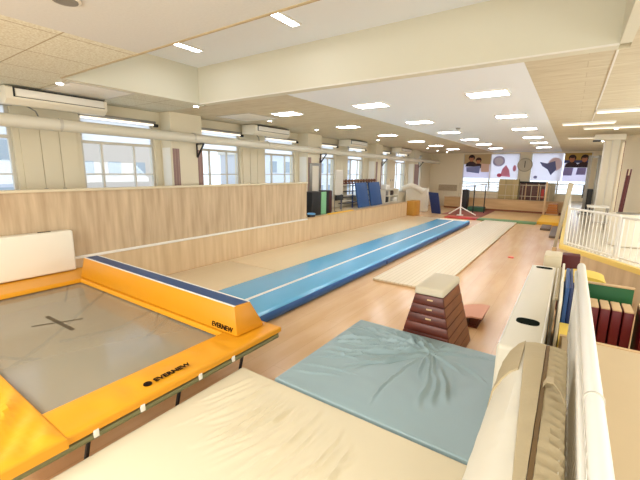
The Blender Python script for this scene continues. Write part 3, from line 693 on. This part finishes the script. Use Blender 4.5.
# ================================================================== FAR RIGHT RAILINGS AND EQUIPMENT
def fence(pts, zb, zt, label, nm, post=.022, gap=.10, mt=M_white):
    t = thing(nm, label, 'railing', (pts[0][0], pts[0][1], zb))
    b = BM(); b2 = BM()
    for p, q in zip(pts, pts[1:]): tube(b, [(*p, zt), (*q, zt)], .024, 10); tube(b2, [(*p, zb+.05), (*q, zb+.05)], .018, 8)
    part('top_rail', b, mt, t); part('bottom_rail', b2, mt, t); n = 0
    for p, q in zip(pts, pts[1:]):
        P_ = Vector(p); Q_ = Vector(q); L = (Q_-P_).length; m_ = max(1, int(L/gap))
        for i in range(m_+1):
            if n > 95: break
            c = P_.lerp(Q_, i/m_); big = i in (0, m_); r_ = .024 if big else .008
            part('post' if big else 'baluster', tube(BM(), [(c.x, c.y, zb), (c.x, c.y, zt)], r_, 8), mt, t); n += 1
    return t
fence([(.05, 9.55), (.80, 8.40)], .79, 1.58, 'white baluster fence on the slanting platform edge, left section', 'baluster_fence', gap=.105)
fence([(.84, 8.34), (2.2, 6.26)], .79, 1.56, 'white baluster fence on the slanting platform edge, right section at picture edge', 'baluster_fence', gap=.125)
fence([(.03, 16.2), (.03, 9.62)], .79, 1.58, 'white baluster fence running away along the far right platform', 'baluster_fence', gap=.14)
t = thing('leaning_plank', 'grey-beige plank leaning upright at the far right platform edge', 'plank', (-.14, 12.0, 0))
part('plank', hexa(BM(), [(-.22, 11.9, .3), (-.14, 11.9, .3), (-.14, 12.0, .3), (-.22, 12.0, .3)], [(-.06, 12.1, 2.1), (.06, 12.1, 2.06), (.06, 12.2, 2.06), (-.06, 12.2, 2.1)], .01), mat('grey_beige_board', (186, 172, 144), .6), t)
part('foot', box(BM(), -.24, -.12, 11.88, 12.02, 0, .3, .01), M_tan, t)
t = thing('cable_machine', 'tall grey training machine column on the right platform before the poster window', 'training machine', (.75, 18, .73))
for x in (.50, .80): part('upright', box(BM(), x-.05, x+.05, 17.95, 18.05, .73, 3.05, .01), M_grey, t)
part('cross_bar', box(BM(), .5, .8, 17.96, 18.04, 2.95, 3.03), M_grey, t); part('weight_stack', box(BM(), .56, .74, 17.9, 18.1, .80, 1.75, .01), M_dark, t)
part('base_plate', box(BM(), .35, .98, 17.6, 18.4, .732, .80, .01), M_grey, t); part('handle', tube(BM(), [(.42, 17.9, 1.4), (.42, 17.7, 1.5), (.42, 17.6, 1.9)], .02), M_dark, t)
t = thing('white_locker', 'tall white cabinet reaching the ceiling beside the right wall', 'cabinet', (1.15, 15.6, .73))
part('cabinet_body', box(BM(), .74, 1.14, 15.2, 15.7, .732, 3.45, .01), M_white, t); part('door', box(BM(), .76, .93, 15.18, 15.2, .80, 3.40, .006), M_offw, t); part('door', box(BM(), .95, 1.12, 15.18, 15.2, .80, 3.40, .006), M_offw, t)
t = thing('door_frame_post', 'cream door jamb with dark edge line by the right wall', 'door jamb', (1.32, 14.6, .73))
part('jamb', box(BM(), 1.13, 1.19, 14.4, 14.6, .732, 3.27), M_wallw, t); part('dark_edge', box(BM(), 1.19, 1.205, 14.4, 14.6, .732, 3.30), M_vaulte, t)
t = thing('red_rack', 'dark red narrow two-pronged rack leaning on the right cream wall', 'rack', (1.25, 12.5, .73))
for x in (1.16, 1.225): part('rail', hexa(BM(), [(x-.06, 12.3, 1.25), (x-.03, 12.3, 1.25), (x-.03, 12.36, 1.25), (x-.06, 12.36, 1.25)], [(x, 12.4, 2.46), (x+.03, 12.4, 2.46), (x+.03, 12.46, 2.46), (x, 12.46, 2.46)]), M_red2, t)
part('back_board', hexa(BM(), [(1.12, 12.33, 1.25), (1.18, 12.33, 1.25), (1.18, 12.35, 1.25), (1.12, 12.35, 1.25)], [(1.18, 12.43, 2.30), (1.235, 12.43, 2.30), (1.235, 12.45, 2.30), (1.18, 12.45, 2.30)]), M_red, t)
part('stand', box(BM(), 1.05, 1.3, 12.25, 12.5, .732, 1.25, .01), M_offw, t)
t = thing('round_basin', 'white round tub with a grey inner disc behind the right fence', 'tub', (1.13, 10.6, .73))
part('tub_body', lathe(BM(), (1.16, 10.6, .732), [(.30, 0), (.34, .02), (.36, .55), (.40, .66), (.38, .72), (.30, .72)], 32), M_offw, t)
part('inner_disc', disc(BM(), (1.16, 10.6, 1.46), .24, 'z', .02), M_grey, t)
t = thing('white_table', 'small white side table on the right platform behind the fence', 'table', (.70, 13.0, .73))
part('table_top', box(BM(), .45, .95, 12.7, 13.3, 1.40, 1.44, .008), M_white, t)
for x in (.48, .92):
    for y in (12.74, 13.26): part('leg', tube(BM(), [(x, y, .732), (x, y, 1.40)], .015, 8), M_grey, t)
t = thing('air_unit', 'white wall unit under the ceiling above the cabinet', 'air conditioner', (.8, 15.5, 3.3))
part('housing', box(BM(), .45, 1.25, 15.0, 15.18, 3.40, 3.58, .02), M_offw, t); part('outlet', box(BM(), .42, .62, 14.98, 15.2, 3.36, 3.40), M_dark, t)

# ================================================================== LEFT PLATFORM CONTENTS
zf = .73
t = thing('black_cabinet', 'black open cabinet on the left platform, just past the tall partition end', 'cabinet', (-7.6, 10.6, zf))
part('cabinet_body', box(BM(), -7.80, -7.45, 10.38, 10.95, zf+.002, 1.55, .01), M_dark, t); part('top_board', box(BM(), -7.83, -7.43, 10.34, 10.97, 1.55, 1.58, .004), mat('charcoal_board', (52, 44, 42), .5), t)
single('green_screen', box(BM(), -7.50, -7.46, 10.99, 11.32, zf+.002, 1.56, .006), M_lgreen, 'pale green upright panel between the two black cabinets', 'panel')
t = thing('black_cabinet', 'dark brown-black cabinet right of the pale green panel', 'cabinet', (-7.6, 11.5, zf))
part('cabinet_body', box(BM(), -7.8, -7.46, 11.34, 11.68, zf+.002, 1.60, .01), M_dark, t); part('side_board', box(BM(), -7.46, -7.44, 11.5, 11.68, zf+.05, 1.58, .003), mat('dark_oxblood', (70, 30, 30), .5), t)
t = thing('round_stool', 'light blue cushion on a black round base before the black cabinet', 'stool', (-7.33, 10.15, zf))
part('base', disc(BM(), (-7.33, 10.18, zf+.047), .14, 'z', .085), M_dark, t); part('cushion', lathe(BM(), (-7.33, 10.18, zf+.09), [(.14, 0), (.15, .03), (.13, .05), (.05, .06)]), mat('sky_blue_vinyl', (110, 170, 216), .5), t)
t = thing('whiteboard', 'grey-white board on a stand between cabinets and mat rack', 'whiteboard', (-7.4, 12.1, zf))
part('board', box(BM(), -7.42, -7.39, 11.78, 12.40, 1.42, 2.36, .006), mat('grey_board', (206, 198, 184), .5), t)
for y in (11.82, 12.36): part('leg', box(BM(), -7.42, -7.40, y-.015, y+.015, zf+.002, 1.42), M_grey, t)
part('foot', box(BM(), -7.55, -7.30, 12.08, 12.12, zf+.002, zf+.03), M_dark, t); part('tray', box(BM(), -7.44, -7.34, 11.85, 12.35, 1.2, 1.40, .006), M_dark, t)
t = thing('ball_rack', 'dark wheeled rack with a brown rail on top, behind the blue leaning mats', 'rack', (-7.95, 14.7, zf))
for y in (13.15, 14.1, 15.2, 16.35): part('upright', box(BM(), -7.93, -7.89, y-.03, y+.03, zf+.002, 1.78), M_navy, t)
for z in (.95, 1.2, 1.45, 1.68): part('shelf', box(BM(), -8.04, -7.89, 13.12, 16.38, z, z+.03), M_dark, t)
for z in (1.05, 1.3, 1.55): part('pale_bar', box(BM(), -7.885, -7.87, 13.2, 14.0, z, z+.03), M_offw, t)
part('top_rail', box(BM(), -7.98, -7.87, 13.12, 16.4, 1.78, 1.83, .01), M_red2, t)
brown = mat('brown_rubber', (118, 74, 44), .5)
base = None
for i in range(12):
    y = 13.25+.27*i
    if base is None:
        b = BM(); bmesh.ops.create_uvsphere(b, u_segments=14, v_segments=10, radius=.075); bmesh.ops.translate(b, vec=(-7.925, y, 1.905), verts=b.verts)
        base = single('brown_ball', b, brown, 'small brown ball in the row on top of the mat rack', 'ball', 'brown balls on the rack'); bz = base.location.z
    else: dup(base, (-7.925, y, bz))
for i, (ya, yb) in enumerate(((14.1, 15.15), (15.35, 16.5))):
    t = thing('blue_gym_mat', 'blue folding mat leaning on the rack, ' + ['left one next to the open shelves', 'right one farther from the shelves'][i], 'mat', (-7.7, ya, zf), 'blue mats leaning on the rack')
    part('mat_body', hexa(BM(), [(-7.70, ya+.1, zf+.002), (-7.62, ya+.1, zf+.002), (-7.62, yb+.12, zf+.002), (-7.70, yb+.12, zf+.002)], [(-7.84, ya, 1.80), (-7.76, ya, 1.82), (-7.76, yb-.05, 1.84), (-7.84, yb-.05, 1.82)], .015), mat('steel_blue_vinyl', (46, 84, 138), .5), t)
single('yellow_cloth', pad(BM(), -7.27, -7.165, 11.1, 12.9, zf+.02, zf+.06, .1, .02, lambda x, y: .03*noise.noise(Vector((x*9, y*5, 0)))), M_yel2, 'crumpled yellow cloth on the low partition in front of the cabinets', 'cloth')
t = thing('storage_shelf', 'white open shelf with dark bags, near the far left windows', 'shelf', (-7.8, 17.0, zf))
part('back_panel', box(BM(), -8.0, -7.97, 16.9, 18.6, zf+.002, 1.45), M_offw, t)
for z in (.76, 1.1, 1.43): part('shelf_board', box(BM(), -7.97, -7.6, 16.9, 18.6, z, z+.025), M_offw, t)
for y in (16.9, 17.45, 18.58): part('side_panel', box(BM(), -7.97, -7.6, y, y+.02, zf+.002, 1.45), M_offw, t)
for y, z, w, h, lab, mm in ((17.05, .787, .35, .28, 'black bag on the lower board of the white shelf', M_dark), (17.7, 1.127, .3, .24, 'dark bag on the middle board of the white shelf', mat('dark_brown_bag', (60, 44, 36), .6)), (18.2, .787, .3, .2, 'white bin low on the white shelf', M_white), (16.97, 1.127, .35, .22, 'grey box on the middle board of the white shelf', M_grey), (17.0, 1.457, .5, .22, 'white box on top of the white shelf', M_white)):
    single('storage_bag' if 'bag' in lab else 'storage_bin', box(BM(), -7.92, -7.63, y, y+w, z, z+h, .04, 3), mm, lab, 'bag' if 'bag' in lab else 'bin')
t = thing('notice_frame', 'grey framed board with a pale centre on the second window-side column', 'notice board', (-8.03, 11.4, 1.7))
part('board', box(BM(), -8.045, -8.02, 11.02, 11.75, 1.30, 2.60, .004), M_grey, t); part('paper', box(BM(), -8.018, -8.012, 11.18, 11.6, 1.5, 2.5), mat('pale_paper', (232, 222, 204), .7), t)

# ================================================================== FAR END
single('orange_brown_block', box(BM(), -7.22, -6.76, 18.8, 19.7, 0, .80, .02), mat('ochre_vinyl', (198, 142, 52), .5), 'ochre block closing the far end of the low partition', 'foam block')
t = thing('white_folded_mat', 'tall off-white folded mats standing at the far left corner', 'mat', (-7.2, 22, 0))
part('panel', box(BM(), -8.3, -6.95, 21.4, 21.62, 0, 1.42, .06, 3), M_offw, t); part('panel', box(BM(), -8.2, -7.0, 21.66, 21.9, 0, 1.30, .06, 3), M_offw2, t)
part('rounded_roll', tube(BM(), [(-8.3, 20.9, 1.35), (-7.8, 20.95, 1.55), (-7.4, 21.0, 1.40), (-7.1, 21.1, 1.2)], .16, 14), M_offw, t)
t = thing('navy_mat', 'navy gym mat standing upright in front of the far platform', 'mat', (-6.35, 21, 0))
part('mat_body', hexa(BM(), [(-6.50, 21.0, 0), (-5.98, 20.9, 0), (-5.98, 21.1, 0), (-6.50, 21.2, 0)], [(-6.80, 21.1, 1.2), (-6.22, 21.0, 1.17), (-6.22, 21.12, 1.17), (-6.80, 21.22, 1.2)], .01), mat('deep_navy_vinyl', (22, 40, 92), .5), t)
part('strap', box(BM(), -6.36, -6.33, 20.97, 21.02, .5, .56), M_dark, t)
def fl(n, x0, x1, y0, y1, z, m_, lab): return single(n, box(BM(), x0, x1, y0, y1, 0.0, z, .008), m_, lab, 'mat')
fl('thin_mat', -5.9, -3.75, 20.85, 25.1, .014, mat('dusty_rose_carpet', (150, 84, 66), .8), 'thin reddish brown mat under the bar stand')
fl('thin_mat', -3.70, -1.15, 20.1, 24.6, .03, mat('tan_gym_mat', (206, 166, 108), .6), 'tan gym mat in front of the far platform')
fl('thin_mat', -3.70, -1.15, 19.3, 20.05, .06, mat('leaf_green_vinyl', (104, 142, 84), .5), 'narrow green mat at the end of the plank track')
fl('thin_mat', -5.3, -3.75, 19.3, 20.2, .05, mat('bright_red_vinyl', (196, 44, 36), .5), 'bright red mat at the feet of the bar stand')
single('thin_mat', box(BM(), -5.1, -4.2, 23.5, 24.3, .016, .28, .02), mat('dark_green_vinyl', (52, 96, 66), .6), 'dark green mat lying by the far platform behind the bar stand', 'mat')
t = thing('yellow_floor_mat', 'yellow mat on the floor by the small far vaulting box', 'mat', (-.5, 20.5, 0))
part('mat_body', box(BM(), -1.12, -.08, 19.6, 23.0, 0, .14, .02), M_yel2, t); part('seam', box(BM(), -1.10, -.1, 21.3, 21.32, .139, .143), M_tan, t)
for i, (x0, x1, y0, y1) in enumerate(((-.86, -.50, 17.6, 19.0), (-.46, -.08, 15.6, 18.6))):
    single('dark_floor_mat', box(BM(), x0, x1, y0, y1, 0, .09, .01), mat('taupe_rubber', (108, 92, 78), .6), ['smaller taupe mat left of the larger one by the yellow mat', 'longer taupe mat along the yellow platform edge'][i], 'mat')
t = thing('small_vaulting_box', 'small brown vaulting box with pale seams by the far platform', 'vaulting box', (-.5, 24.4, 0))
for k in range(4):
    x0_, x1_, z_ = -.98+.02*k, -.42-.02*k, .14+.135*k
    part('tier', hexa(BM(), [(x0_, 23.9, z_), (x1_, 23.9, z_), (x1_, 24.8, z_), (x0_, 24.8, z_)], [(x0_+.012, 23.9, z_+.118), (x1_-.012, 23.9, z_+.118), (x1_-.012, 24.8, z_+.118), (x0_+.012, 24.8, z_+.118)]), mat('light_brown_box', (196, 124, 58), .5), t)
part('base', box(BM(), -1.0, -.40, 23.88, 24.85, 0, .135), M_tan, t)
single('cream_post', box(BM(), -1.14, -1.04, 23.6, 23.72, 0, 1.9, .01), M_tan, 'slim cream post left of the small far vaulting box', 'post')
# bar stand
t = thing('bar_stand', 'white bar stand with splayed legs and crossbar near the far platform', 'gymnastics bar', (-4.8, 20.9, 0))
part('post', tube(BM(), [(-4.82, 20.6, .085), (-4.82, 20.6, 1.62)], .035, 10), M_white, t)
for dx, dy in ((-.62, .1), (.75, .3), (.1, -.25)): part('leg', tube(BM(), [(-4.82, 20.6, .50), (-4.82+dx, 20.6+dy, .07)], .03, 8), M_white, t)
part('post', tube(BM(), [(-4.42, 21.8, .02), (-4.42, 21.8, 1.66)], .028, 10), M_dark, t); part('post', tube(BM(), [(-4.05, 22.9, .02), (-4.05, 22.9, 1.7)], .028, 10), M_dark, t)
part('bar', tube(BM(), [(-4.82, 20.6, 1.60), (-4.42, 21.8, 1.64), (-4.05, 22.9, 1.68)], .02, 8), M_frame, t)
part('foot', box(BM(), -4.98, -4.66, 20.5, 20.7, .016, .08, .02), M_white, t)
single('black_bag', box(BM(), -5.65, -5.25, 24.0, 24.5, .016, 1.3, .08, 3), M_dark, 'tall black bag standing against the far platform behind the bar stand', 'bag')
# railing on the far platform
t = thing('far_rail', 'cream rail with slim posts along the far platform edge', 'railing', (-3.5, 25.3, .74))
for z in (.98, 1.64): part('rail', tube(BM(), [(-6.1, 25.26, z), (-1.0, 25.26, z)], .018, 8), M_cream, t)
for i in range(12): part('post', tube(BM(), [(-6.1+5.1*i/11, 25.26, .742), (-6.1+5.1*i/11, 25.26, 1.64)], .016, 8), M_cream, t)
t = thing('pale_wood_cupboard', 'pale olive wood cupboard on the far platform left of the dark rack', 'cupboard', (-3.2, 26.2, .7))
part('cupboard_body', box(BM(), -3.85, -2.70, 26.05, 26.42, .702, 1.96, .01), mat('olive_wood', (194, 172, 118), .5, var=.1, vscale=(2, 2, 8)), t)
for k in range(3): part('door', box(BM(), -3.83+.38*k, -3.48+.38*k, 26.03, 26.05, .76, 1.92, .004), mat('olive_wood_door', (204, 182, 128), .5), t)
t = thing('dark_bookcase', 'dark bookcase with a black top rail and a red item, on the far platform', 'bookcase', (-1.95, 26.2, .7))
part('case_body', box(BM(), -2.62, -1.28, 26.1, 26.42, .702, 1.72, .01), mat('mauve_brown', (120, 84, 76), .6, var=.4, vscale=(14, 14, 14)), t); part('top_rail', box(BM(), -2.66, -1.24, 26.04, 26.44, 1.72, 1.84, .01), M_dark, t)
for x in (-2.30, -1.62): part('upright', box(BM(), x-.03, x+.03, 26.07, 26.1, .72, 1.72), M_tan, t)
part('red_panel', box(BM(), -1.45, -1.30, 26.07, 26.1, .85, 1.4), mat('coral_red', (206, 74, 66), .6), t)
single('grey_box', box(BM(), -1.15, -.75, 26.0, 26.4, .702, 1.78, .01), mat('grey_olive', (186, 176, 146), .6), 'grey-olive box right of the dark bookcase', 'box')
t = thing('clock', 'large round grey wall disc clock between the two poster windows', 'clock', (-2.53, 26.45, 2.45))
part('clock_body', disc(BM(), (-2.53, 26.42, 2.86), .42, 'y', .09, 40), mat('clock_rim', (176, 166, 140), .5), t); part('dial', disc(BM(), (-2.53, 26.372, 2.86), .37, 'y', .01, 40), mat('clock_dial', (204, 194, 170), .5), t)
b = box(BM(), -2.55, -2.51, 26.35, 26.366, 2.70, 3.10); part('hand', b, M_dark, t)
t = thing('wall_grille', 'brown slatted grille low on the far wall at left', 'vent grille', (-7.2, 26.45, 1.05))
part('frame', box(BM(), -7.85, -6.5, 26.44, 26.49, 1.05, 1.54, .008), M_wallw, t)
for k in range(7): part('slat', box(BM(), -7.8, -6.55, 26.42, 26.44, 1.09+.06*k, 1.125+.06*k), mat('grille_brown', (164, 136, 98), .6), t)
# posters over the far windows: plain abstract stand-ins
def poster(x0, x1, z0, z1, col, label, shapes):
    y = 26.49
    t = thing('poster', label, 'poster', ((x0+x1)/2, y, z0), 'posters on the far windows')
    part('sheet', box(BM(), x0, x1, y-.008, y, z0, z1), mat('poster_%d_%d_%d' % col, col, .6, trans=.65), t)
    for nm, kind, c, a in shapes:
        b = BM()
        if kind == 'e':
            cx, cz, rx, rz = a; prism(b, [(cx+rx*math.cos(2*PI*k/24), cz+rz*math.sin(2*PI*k/24)) for k in range(24)], 'y', y-.014-.002*len(t.children), y-.008)
        else: prism(b, a, 'y', y-.014-.002*len(t.children), y-.008)
        part(nm, b, mat('ink_%d_%d_%d' % c, c, .6), t, smooth=0)
    return t
def bust(cx, z, s, hair=(48, 28, 26), skin=(190, 124, 92), shirt=(50, 22, 34)):
    return [('shoulders', 'p', shirt, [(cx-.36*s, z), (cx+.36*s, z), (cx+.30*s, z+.22*s), (cx+.1*s, z+.34*s), (cx-.1*s, z+.34*s), (cx-.30*s, z+.22*s)]),
            ('hair', 'e', hair, (cx+.01, z+.58*s, .20*s, .20*s)), ('face', 'e', skin, (cx, z+.50*s, .14*s, .18*s)), ('fringe', 'p', hair, [(cx-.15*s, z+.60*s), (cx+.02*s, z+.57*s), (cx+.15*s, z+.61*s), (cx+.1*s, z+.72*s), (cx-.1*s, z+.72*s)])]
poster(-6.2, -4.55, 2.0, 3.56, (240, 236, 248), 'poster with two dark figures, leftmost on the far left window',
       [('backdrop', 'p', (196, 170, 126), [(-6.2, 2.9), (-4.55, 2.9), (-4.55, 3.56), (-6.2, 3.56)])] + bust(-5.75, 2.75, 1.0) + bust(-5.3, 2.65, .9) +
       [('blue_patch', 'p', (140, 150, 208), [(-6.0, 2.4), (-5.2, 2.3), (-5.15, 2.8), (-6.05, 2.7)]), ('pale_patch', 'p', (236, 202, 188), [(-5.1, 2.4), (-4.6, 2.4), (-4.6, 2.9), (-5.1, 2.95)])])
poster(-4.50, -2.9, 1.98, 3.56, (250, 248, 254), 'white poster with a pink shape and lilac ring, right half of the far left window',
       [('lilac_ring', 'e', (196, 192, 232), (-4.05, 3.1, .36, .34)), ('inner_disc', 'e', (226, 222, 244), (-4.05, 3.1, .26, .24)), ('pink_shape', 'p', (240, 150, 186), [(-3.9, 2.15), (-3.3, 2.1), (-3.4, 2.55), (-3.6, 2.85), (-3.8, 2.6)]),
        ('red_dot', 'e', (214, 84, 118), (-3.95, 2.2, .14, .12)), ('pink_dot', 'e', (240, 160, 190), (-3.1, 2.65, .1, .2))])
poster(-2.15, -.55, 1.90, 3.56, (250, 248, 254), 'white poster with a slate-blue blot, left on the right far window',
       [('pink_haze', 'e', (240, 214, 224), (-.95, 2.9, .36, .4)), ('slate_blot', 'p', (110, 116, 170), [(-1.75, 3.05), (-1.35, 2.95), (-.95, 3.1), (-.85, 2.6), (-1.1, 2.25), (-1.3, 2.6), (-1.6, 2.8)]), ('small_ring', 'e', (150, 150, 196), (-1.9, 2.12, .1, .09))])
poster(-.50, .80, 1.90, 3.56, (244, 240, 252), 'poster with two busts on a gold band, rightmost on the far windows',
       [('gold_band', 'p', (190, 154, 72), [(-.5, 3.0), (.8, 3.0), (.8, 3.56), (-.5, 3.56)]), ('navy_band', 'p', (58, 62, 110), [(-.5, 2.98), (.8, 2.98), (.8, 3.14), (-.5, 3.14)])] + bust(-.12, 2.72, .95) + bust(.48, 2.72, .95) +
       [('lilac_block', 'p', (152, 142, 206), [(-.5, 2.25), (-.05, 2.25), (.0, 2.7), (-.45, 2.7)]), ('lilac_block', 'p', (152, 142, 206), [(.15, 2.3), (.6, 2.3), (.62, 2.7), (.2, 2.7)])])
